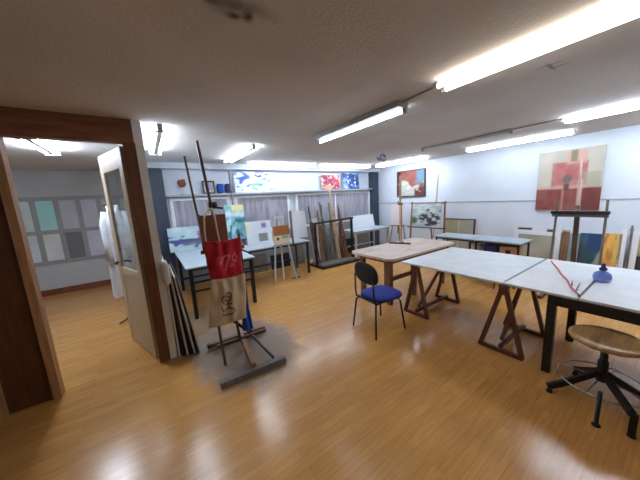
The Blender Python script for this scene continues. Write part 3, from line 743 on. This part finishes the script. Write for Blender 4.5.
# ================================================================== PICTURES AND EASELS ALONG THE BACK
def f_lands(u, v):
    c = mixc((186, 208, 214), (160, 190, 200), nz(u, v, 4, 21)+.5)
    k = sm(.0, .3, nz(u*1.4, v*2.5, 4, 22)+.5-abs(v-.42)*3.2); c = mixc(c, (72, 82, 134), k)
    k = inr(u, v, .78, .92, .42, .8, .05); c = mixc(c, (140, 72, 92), k*.8)
    k = inr(u, v, .35, 1, .22, .36, .05)*.8; return mixc(c, (108, 112, 116), k)
picture('painting', 'pale blue landscape canvas with violet strokes on the long table by the dark column', 'painting', .66, .46, f_lands, (.62, 5.46, .785), 0, R(6))
def f_teal(u, v):
    c = mixc((120, 176, 192), (176, 208, 214), sm(-.3, .3, nz(u, v, 5, 31))); c = mixc(c, (44, 110, 120), sm(.05, .3, nz(u, v, 5, 33))*(1-sm(.55, .7, v)))
    c = mixc(c, (226, 214, 150), inr(u, v, .35, 1, .82, 1, .03)); return mixc(c, (216, 222, 226), inr(u, v, 0, 1, .68, .80, .03)*.7)
def simple_easel(name, label, loc, rz, h, w=.5, tray=.8, m_='easel_mid', mast=None, depth=.5, group=None):
    """three-legged painter's easel; front -Y"""
    t = thing(name, label, 'easel', loc, rz, group)
    hh = tray+.55
    for s in (-1, 1):
        MB().bar((s*w/2, -.03, 0), (s*.07, .10, hh), .03, .02, up=(0, 1, 0)).build('leg', m_, t, bevel=.003)
    MB().bar((0, depth, 0), (0, .10, hh-.02), .03, .02, up=(0, 1, 0)).build('leg', m_, t, bevel=.003)
    MB().bar((0, .05, tray-.25), (0, .115, h), .03, .018, up=(0, 1, 0)).build('mast', mast or m_, t, bevel=.003)
    k = tray/hh; hw = w/2+(.07-w/2)*k
    MB().box((-hw-.06, -.03+.13*k-.06, tray-.035), (hw+.06, -.03+.13*k-.012, tray-.01)).build('tray', m_, t, bevel=.003)
    MB().box((-.11, .075, hh-.06), (.11, .095, hh-.02)).build('head_bar', m_, t, bevel=.003)
    MB().tube([(0, .11, tray+.1), (0, .16, tray+.1)], .014, 10).build('knob', 'black', t, smooth=True)
    return t
simple_easel('painter_easel', 'grey wooden easel with thin mast behind the red bag, holding the teal painting', (1.56, 5.43, .0), R(4), 2.33, tray=.88, m_='easel_grey', depth=.32)
picture('painting', 'teal and pale blue painting with yellow top edge behind the red bag', 'painting', .40, .74, f_teal, (1.56, 5.405, .87), R(4), R(5))
def f_wht1(u, v):
    c = (220, 226, 232); c = mixc(c, (128, 92, 176), inr(u, v, .62, .80, .70, .90, .06)*.9); c = mixc(c, (138, 144, 138), inr(u, v, .46, .82, .12, .46, .02))
    return mixc(c, (214, 214, 150), inr(u, v, 0, .12, .5, .9, .06)*.7)
picture('painting', 'white canvas with grey square and violet dab on the left back desk', 'painting', .56, .50, f_wht1, (1.96, 5.17, .742), 0, R(8))
picture('painting', 'tall blank white canvas on the back desk beside the grey-green easel mast', 'painting', .42, .64, lambda u, v: (222, 228, 234), (2.98-.02, 5.20, .742), 0, R(7), nx=4, ny=4)
def f_cream(u, v):
    c = (216, 208, 176); c = mixc(c, (166, 104, 54), inr(u, v, -.1, 1.1, .46, 1.1, .02)); c = mixc(c, (26, 24, 26), (1-sm(.05, .08, math.hypot((u-.25), (v-.28)*.75)))); return mixc(c, (120, 150, 120), inr(u, v, .5, .9, .28, .42, .05)*.8)
t = simple_easel('field_easel', 'pale metal field easel with splayed legs in front of the left back desk', (2.20, 4.60, .0), R(2), 1.22, w=.50, tray=.80, m_='light_metal', mast='easel_pale', depth=.06)
picture('painting', 'small brown and cream picture with a black dot on the pale metal easel', 'painting', .36, .36, f_cream, (2.20, 4.605, .79), R(2), R(4))
t = thing('easel_post', 'grey-green single easel post leaning at the edge of the left back desk', 'easel', (2.46, 4.60, 0), R(0), rx=R(-3))
MB().box((-.018, -.018, 0), (.018, .018, 1.43)).build('post', 'easel_grey', t, bevel=.003)
MB().box((-.05, -.03, .70), (.05, -.0185, .74)).build('tray', 'black', t, bevel=.002); MB().box((-.10, -.02, 0), (-.0185, .02, .03)).box((.0185, -.02, 0), (.10, .02, .03)).build('foot', 'easel_grey', t)

# dark rack with folded easels leaning in it
t = thing('easel_rack', 'dark wooden rack with a high rail holding folded easels at the back wall', 'rack', (3.83, 4.98, 0), 0)
MB().bar((-.58, 0, 0), (-.58, 0, 1.06), .05, .05).build('post', 'black_wood', t, bevel=.004)
MB().bar((.56, 0, 0), (.56, 0, 1.09), .05, .05).build('post', 'black_wood', t, bevel=.004)
MB().bar((-.62, -.01, 1.06), (.60, -.01, 1.10), .06, .05).build('rail', 'black_wood', t, bevel=.004)
MB().bar((-.58, -.30, .02), (-.58, .35, .02), .05, .04).build('foot_bar', 'black_wood', t, bevel=.004)
MB().bar((.56, -.30, .02), (.56, .35, .02), .05, .04).build('foot_bar', 'black_wood', t, bevel=.004)
MB().bar((-.58, -.27, .025), (.56, -.27, .025), .05, .04).build('base_rail', 'black_wood', t, bevel=.004)
MB().box((-.55, -.22, .05), (.53, .30, .065)).build('base_shelf', 'easel_grey', t)
def folded(label, x, y, h, m_, lean, tilt=0, wide=.10):
    t = thing('folded_easel', label, 'easel', (x, y, .066), 0, 'folded easels in the dark rack', rx=R(-lean)); t.rotation_euler.y = R(tilt)
    MB().box((-.016, -.012, 0), (.016, .012, h)).build('mast', m_, t, bevel=.002)
    for s in (-1, 1): MB().bar((s*wide/2, .0, 0), (s*.035, .0, h*.72), .022, .02, up=(0, 1, 0)).build('leg', m_, t, bevel=.002)
    MB().box((-wide*.8, -.035, h*.42), (wide*.8, -.0125, h*.42+.03)).build('tray', m_, t, bevel=.002)
    MB().tube([(0, -.0125, h*.62), (0, -.04, h*.62)], .012, 8).build('knob', 'black', t, smooth=True)
folded('dark folded easel at the left post of the rack', 3.34, 5.06, 1.42, 'easel_dark', 8, -3)
folded('mid-brown folded easel, thick one second from the left of the rack', 3.50, 5.06, 1.30, 'easel_mid', 8, 1, .12)
folded('grey folded easel leaning left in the middle of the rack', 3.70, 5.07, 1.50, 'easel_grey', 9, -3)
folded('grey folded easel with wide tray right of the rack middle', 3.87, 5.07, 1.46, 'easel_grey', 9, 2, .14)
folded('tall pale folded easel rising above the rack below the red canvas', 4.01, 5.08, 1.84, 'easel_pale', 9, 0)
folded('reddish folded easel beside the tall pale one in the rack', 4.14, 5.06, 1.30, 'trestle', 8, 2, .12)
folded('slim dark folded easel leaning left of the grey ones in the rack', 3.62, 5.09, 1.44, 'easel_dark', 10, 3, .08)
folded('dark folded easel at the right post of the rack', 4.28, 5.06, 1.40, 'easel_mid', 8, -4, .10)
picture('canvas', 'narrow white canvas standing in the rack behind its left post', 'canvas', .22, 1.15, lambda u, v: (214, 216, 216), (3.52, 5.34, .0), 0, R(6), nx=4, ny=4)
picture('canvas', 'small peach canvas leaning behind the right post of the rack', 'canvas', .20, .92, lambda u, v: mixc((220, 200, 178), (206, 190, 176), v), (4.30, 5.22, .066), 0, R(6), nx=4, ny=4)
picture('canvas', 'grey-blue canvas standing low behind the middle of the rack', 'canvas', .44, .86, lambda u, v: mixc((120, 126, 136), (160, 160, 158), .5+nz(u, v, 4, 2)), (3.90, 5.36, .0), 0, R(6))
picture('painting', 'low olive and brown canvas at the foot of the rack right of the grey easels', 'canvas', .34, .52, lambda u, v: mixc((112, 108, 66), (92, 70, 52), .5+1.5*nz(u, v, 4, 7)), (4.12, 5.20, .066), 0, R(10))
picture('painting', 'blank white canvas on the light-legged desk in the back corner', 'canvas', .86, .37, lambda u, v: (224, 230, 236), (5.12, 5.26, .742), 0, R(12), nx=4, ny=4)

# ================================================================== BACK RIGHT CORNER EASELS
picture('canvas', 'pinkish blank canvas on the slim easel behind the pale pole', 'canvas', .34, .56, lambda u, v: (222, 212, 216), (5.68, 4.55, .797), R(-60), R(5), nx=4, ny=4)
simple_easel('painter_easel', 'slim mid-brown easel holding a pinkish canvas in the right back corner', (5.70, 4.55, 0), R(-60), 1.45, w=.5, tray=.80, m_='easel_mid', depth=.4)
t = thing('corner_easel', 'mid-brown easel with two uprights and top rail holding the landscape', 'easel', (5.72, 3.70, 0), R(-86))
for s in (-1, 1):
    MB().bar((s*.46, -.02, 0), (s*.42, .08, 1.42), .035, .03, up=(0, 1, 0)).build('upright', 'easel_mid', t, bevel=.003)
MB().bar((-.46, .07, 1.38), (.46, .07, 1.38), .03, .04).build('top_rail', 'easel_mid', t, bevel=.003)
MB().box((-.50, -.06, .77), (.50, .0, .795)).build('tray', 'easel_dark', t, bevel=.003)
MB().bar((.13, .11, .5), (.22, .14, 2.08), .028, .022, up=(0, 1, 0)).build('mast', 'easel_pale', t, bevel=.003)
MB().bar((0, .42, 0), (0, .08, 1.36), .03, .025, up=(0, 1, 0)).build('leg', 'easel_mid', t, bevel=.003)
MB().box((-.46, -.02, .26), (.46, .01, .30)).build('stretcher', 'easel_mid', t, bevel=.003)
def f_sea(u, v):
    c = mixc((170, 192, 194), (206, 216, 216), sm(-.2, .3, nz(u, v*2, 4, 41)))
    c = mixc(c, (64, 88, 92), inr(u, v, .5, 1.1, .66, .80, .05)*sm(-.3, .1, nz(u, v, 5, 44)))
    k = (1-sm(.24, .34, math.hypot((u-.62)*.8, (v-.34)*1.0)))*sm(-.35, .0, nz(u, v, 6, 42)); c = mixc(c, (52, 56, 72), k)
    c = mixc(c, (222, 226, 226), sm(.1, .3, nz(u*1.5, v*3, 4, 46))*.8)
    return mixc(c, (64, 96, 60), (1-sm(.08, .2, math.hypot(u-.06, v-.28)))*.9)
picture('painting', 'grey-green stormy landscape painting on the corner easel', 'painting', .74, .58, f_sea, (5.69, 3.70, .797), R(-86), R(5))

# ================================================================== RIGHT WALL
def f_brown(u, v):
    c = mixc((128, 66, 56), (152, 84, 70), .5+nz(u, v, 5, 51)); dgl = v+.55*u
    c = mixc((178, 180, 168), c, sm(.72, .80, dgl+.15*nz(u, v, 5, 53)))
    c = mixc(c, (96, 128, 150), sm(.60, .78, u+.1*nz(u, v, 4, 54))*sm(.35, .6, v)); c = mixc(c, (84, 44, 36), sm(.62, .7, u)*(1-sm(.28, .40, v)))
    c = mixc(c, (70, 30, 26), inr(u, v, .0, .12, 0, 1, .04)); return mixc(c, (208, 204, 190), sm(.1, .3, nz(u, v, 6, 57))*(1-sm(.5, .6, v))*.7)
picture('painting', 'brown, red and grey abstract picture hanging on the right wall by the corner', 'painting', .91, .73, f_brown, (RX-.035, 4.52, 1.55), R(-90), 0, thick=.032, frame='frame_dark', fw=.025)
def f_bigred(u, v):
    c = mixc((196, 190, 176), (178, 174, 160), .5+nz(u, v, 4, 61)); n = nz(u, v, 9, 62)
    c = mixc(c, (172, 96, 94), inr(u, v, .24, .78, .38, .80)*(.85+.3*n)); c = mixc(c, (206, 158, 140), inr(u, v, .46, .76, .76, .97)*(.75+.4*n)); c = mixc(c, (120, 116, 94), inr(u, v, .52, .62, .80, .98)*.8)
    c = mixc(c, (160, 154, 130), inr(u, v, .72, .98, .38, .62)*.7); c = mixc(c, (128, 60, 56), inr(u, v, -.1, 1.1, -.1, .37)*(.92+.2*n))
    c = mixc(c, (196, 164, 150), inr(u, v, .0, .78, .36, .42)*.7); c = mixc(c, (104, 50, 46), inr(u, v, .74, 1.1, .02, .36)*.8)
    c = mixc(c, (204, 180, 164), inr(u, v, .66, .73, .0, .5)*.85); c = mixc(c, (190, 150, 130), inr(u, v, .42, .46, .0, .36)*.7)
    c = mixc(c, (104, 96, 90), (1-sm(.055, .085, math.hypot(u-.49, v-.52)))*.8); c = mixc(c, (86, 50, 50), inr(u, v, .45, .53, .34, .44)*.8)
    return c
picture('painting', 'large square abstract canvas in dark red and beige on the right wall', 'painting', .84, 1.05, f_bigred, (RX-.045, 1.28, 1.195), R(-90), 0, thick=.042, nx=80, ny=80)
def f_olive(u, v):
    c = mixc((150, 150, 112), (164, 162, 132), .5+nz(u, v, 4, 71)); c = mixc(c, (160, 156, 140), sm(.5, .52, u)); return mixc(c, (206, 204, 190), inr(u, v, .485, .515, -.1, 1.1, .006))
picture('painting', 'olive two-panel picture with dark frame standing above the desk on the right', 'picture', .72, .98, f_olive, (6.13, 3.14, 0), R(-90), R(5), frame='frame_dark', fw=.022)
def f_grey(u, v): return mixc((162, 158, 138), (176, 172, 156), .5+nz(u, v, 3, 75))
picture('painting', 'wide white-framed picture with a dull olive panel leaning on the right wall', 'picture', .70, .80, f_grey, (6.02, 1.62, 0), R(-90), R(6), frame='canvas_white', fw=.07, thick=.05)
picture('painting', 'white stretched canvas with dark slots behind the white-framed picture', 'canvas', .76, .90, lambda u, v: mixc((218, 220, 222), (44, 42, 44), max(inr(u, v, .12, .42, .90, .94, .01), inr(u, v, .72, .86, .88, .93, .01))), (6.13, 1.66, 0), R(-90), R(5), thick=.03)
t = thing('portfolio', 'thin brown wooden board on edge beside the white-framed picture', 'board', (6.02, 1.21, 0), R(-90), rx=R(-6)); MB().box((-.05, 0, 0), (.05, .02, .86)).build('panel', 'frame_brown', t, bevel=.003); MB().box((-.05, -.004, .83), (.05, 0, .86)).build('top_strip', 'easel_pale', t)
def f_pale(u, v): return mixc((170, 180, 184), (140, 160, 164), .5+nz(u, v, 4, 77))
picture('painting', 'pale grey narrow canvas left of the large easel mast', 'canvas', .16, .80, f_pale, (6.06, 1.09, 0), R(-90), R(6))
def f_tealdark(u, v):
    c = mixc((36, 74, 84), (52, 96, 118), sm(-.3, .3, nz(u, v, 3, 81))); c = mixc(c, (150, 160, 140), sm(.02, .12, u-.25-.75*v+.1*nz(u, v, 4, 82))*(1-sm(.68, .8, v)))
    c = mixc(c, (30, 60, 104), inr(u, v, .35, .85, .66, 1.1, .08)); return mixc(c, (60, 50, 44), inr(u, v, 0, .12, 0, .8, .04))
picture('painting', 'dark teal and blue canvas leaning behind the large easel', 'painting', .30, .82, f_tealdark, (6.03, .88, 0), R(-90), R(7))
def f_orange(u, v):
    c = mixc((216, 150, 64), (226, 176, 90), .5+nz(u, v, 4, 91)); c = mixc(c, (196, 176, 100), sm(.55, .8, u)); return mixc(c, (150, 110, 60), sm(.1, .3, nz(u, v, 5, 93))*.6)
picture('painting', 'orange and yellow canvas leaning beside the dark teal one', 'painting', .20, .84, f_orange, (6.00, .655, 0), R(-90), R(7))
picture('canvas', 'narrow white canvas between the orange canvas and the grey post', 'canvas', .07, .92, lambda u, v: (222, 226, 230), (6.0, .545, 0), R(-90), R(7), nx=3, ny=3)
t = thing('easel_post', 'thin grey wooden post leaning on the right wall by the framed picture at the edge', 'post', (6.0, .475, 0), R(-90), rx=R(-7)); MB().box((-.012, 0, 0), (.012, .02, .98)).build('post', 'easel_grey', t, bevel=.002); MB().box((-.02, -.004, .9), (.02, 0, .93)).build('cap', 'easel_grey', t)
def f_edge(u, v):
    c = mixc((150, 142, 110), (170, 160, 124), .5+nz(u, v, 4, 95)); c = mixc(c, (52, 44, 44), inr(u, v, -.1, .55, -.1, .58, .02)); return mixc(c, (140, 122, 84), (1-sm(.1, .2, math.hypot(u-.3, v-.3)))*.9)
picture('painting', 'white-framed olive and brown picture leaning at the right edge', 'picture', .66, .92, f_edge, (5.98, .12, 0), R(-90), R(7), frame='canvas_white', fw=.06)

# ---- large easel behind the white tables
t = thing('large_easel', 'large dark studio easel with a tray between the white tables and the right wall', 'easel', (4.92, .87, 0), R(-90))
for s in (-1, 1):
    MB().bar((s*.26, 0, 0), (s*.245, .10, 1.42), .025, .025, up=(0, 1, 0)).build('upright', 'easel_grey', t, bevel=.003)
    MB().bar((s*.26, -.30, .03), (s*.26, .36, .03), .05, .05).build('foot_bar', 'easel_dark', t, bevel=.004)
MB().bar((0.0, .03, .04), (-.03, .11, 1.26), .055, .035, up=(0, 1, 0)).build('mast', 'easel_dark', t, bevel=.004)
MB().bar((-.03, .12, 1.20), (-.055, .165, 1.98), .022, .022, up=(0, 1, 0)).build('mast_slide', 'frame_pale', t, bevel=.003)
MB().box((-.29, -.02, 1.235), (.29, .07, 1.275)).build('tray', 'black_wood', t, bevel=.004)
MB().box((-.28, .0, 1.195), (.28, .05, 1.232)).build('tray_rail', 'grey_metal', t, bevel=.003)
MB().box((-.26, -.0, .04), (.26, .04, .09)).build('base_rail', 'easel_dark', t, bevel=.004)
MB().box((-.065, .095, 1.30), (-.01, .15, 1.35)).build('clamp', 'easel_grey', t, bevel=.005)

# ---- boxes and small stool by the right desks
t = thing('cardboard_box', 'brown cardboard box stack end under the right desks', 'box', (5.22, 1.72, 0), R(3)); MB().box((-.14, -.13, 0), (.14, .13, .645)).build('body', 'cardboard', t, bevel=.004)
MB().box((-.1445, -.03, .40), (-.1402, .04, .58)).build('tape', 'frame_dark', t)
t = thing('storage_box', 'navy blue plastic box under the right desk next to the cardboard box', 'box', (5.20, 2.00, 0), R(0)); MB().box((-.12, -.11, 0), (.12, .11, .60)).build('body', 'navy', t, bevel=.01); MB().box((-.13, -.12, .60), (.13, .12, .64)).build('lid', 'navy', t, bevel=.005)
t = thing('paint_bucket', 'white paint bucket under the right desk beside the navy box', 'bucket', (5.20, 2.28, 0)); MB().lathe([(0, 0), (.10, 0), (.115, .62), (.12, .64), (.105, .64), (.09, .03), (0, .03)]).build('body', 'plastic_white', t, smooth=True); MB().ring((0, 0, .60), .118, .006).build('rim', 'grey_metal', t, smooth=True)
t = thing('low_stool', 'low round pale wooden stool just behind the white tabletop', 'stool', (4.72, 1.62, 0))
MB().lathe([(0, .50), (.16, .50), (.17, .51), (.17, .53), (.16, .54), (0, .54)], n=32).build('seat', 'easel_pale', t, smooth=False)
for a in (45, 135, 225, 315): MB().tube([(.09*math.cos(R(a)), .09*math.sin(R(a)), .50), (.15*math.cos(R(a)), .15*math.sin(R(a)), 0)], .014, 8).build('leg', 'easel_mid', t, smooth=True)

# ================================================================== STORE ROOM: LAB COAT ON A STAND
t = thing('coat_stand', 'thin dark coat stand hidden behind the white coat in the store room', 'coat stand', (-.37, 4.62, 0))
MB().tube([(0, 0, .03), (0, 0, 1.74)], .014, 10).build('pole', 'easel_dark', t, smooth=True)
for a in (90, 210, 330): MB().tube([(0, 0, .06), (.18*math.cos(R(a)), .18*math.sin(R(a)), .012)], .012, 8).build('foot', 'easel_dark', t, smooth=True)
MB().tube([(-.10, 0, 1.71), (0, 0, 1.74), (.10, 0, 1.71)], .010, 8).build('hook', 'easel_dark', t, smooth=True)
t = thing('lab_coat', 'long white coat with dark specks hanging in the store room behind the door', 'coat', (-.37, 4.62, .40))
def coat_fn(u, v): return mixc((212, 216, 222), (120, 128, 140), sm(.33, .45, nz(u, v, 14, 99))*.7)
g = MB(); NU, NV = 48, 24; rows = []
for j in range(NV+1):
    v = j/NV; z = 1.30*v
    w = .165-.03*v if v < .8 else .141-(v-.8)*.45; dp = .10-.02*v if v < .85 else .083-(v-.85)*.25
    row = []
    for i in range(NU):
        a = 2*PI*i/NU; fo = 1+.10*math.sin(a*9+v*1.5)*(1-v*.75)
        row.append(g.bm.verts.new((w*math.cos(a)*fo, dp*math.sin(a)*fo, z+.02*math.sin(a*3)*(1-v))))
    rows.append(row)
for j in range(NV):
    for i in range(NU): g.bm.faces.new([rows[j][i], rows[j][(i+1) % NU], rows[j+1][(i+1) % NU], rows[j+1][i]])
g.bm.faces.new(rows[-1]); g.build('coat_body', 'coat', t, smooth=True)
for s in (-1, 1):
    MB().tube([(s*.095, 0, 1.22), (s*.125, -.02, 1.05), (s*.125, -.04, .80), (s*.12, -.065, .55)], [.04, .05, .045, .048], 14).build('sleeve', 'coat', t, smooth=True)
MB().tube([(-.05, -.03, 1.30), (-.03, -.09, 1.18), (.0, -.105, 1.05)], [.022, .018, .008], 8).tube([(.05, -.03, 1.30), (.03, -.09, 1.18), (.0, -.105, 1.05)], [.022, .018, .008], 8).build('collar', 'coat', t, smooth=True)

# ================================================================== CAMERA, WORLD, VIEW
F = 253.1; yaw, pitch, roll = .5951, .16388, .0555
cy, sy = math.cos(yaw), math.sin(yaw)
fw_ = Vector((sy*math.cos(pitch), cy*math.cos(pitch), -math.sin(pitch))); r0 = Vector((cy, -sy, 0)); d0 = fw_.cross(r0)
rt = r0*math.cos(roll)+d0*math.sin(roll); dn = -r0*math.sin(roll)+d0*math.cos(roll)
cam = bpy.data.cameras.new('camera'); co = bpy.data.objects.new('camera', cam); COL.objects.link(co)
mw = Matrix.Identity(4)
for i in range(3): mw[i][0], mw[i][1], mw[i][2] = rt[i], -dn[i], -fw_[i]
mw[0][3], mw[1][3], mw[2][3] = 0, 0, 1.65
co.matrix_world = mw
cam.sensor_width = 36; cam.lens = F/640*36; cam.clip_start = .02
SC.camera = co
w = bpy.data.worlds.new('World'); SC.world = w; w.use_nodes = True
w.node_tree.nodes['Background'].inputs['Color'].default_value = (.02, .022, .025, 1)
SC.view_settings.view_transform = 'Standard'; SC.view_settings.look = 'None'
SC.view_settings.gamma = 1; SC.view_settings.use_curve_mapping = False
SC.view_settings.exposure = 0.33
SC.cycles.use_denoising = True
SC.cycles.max_bounces = 8
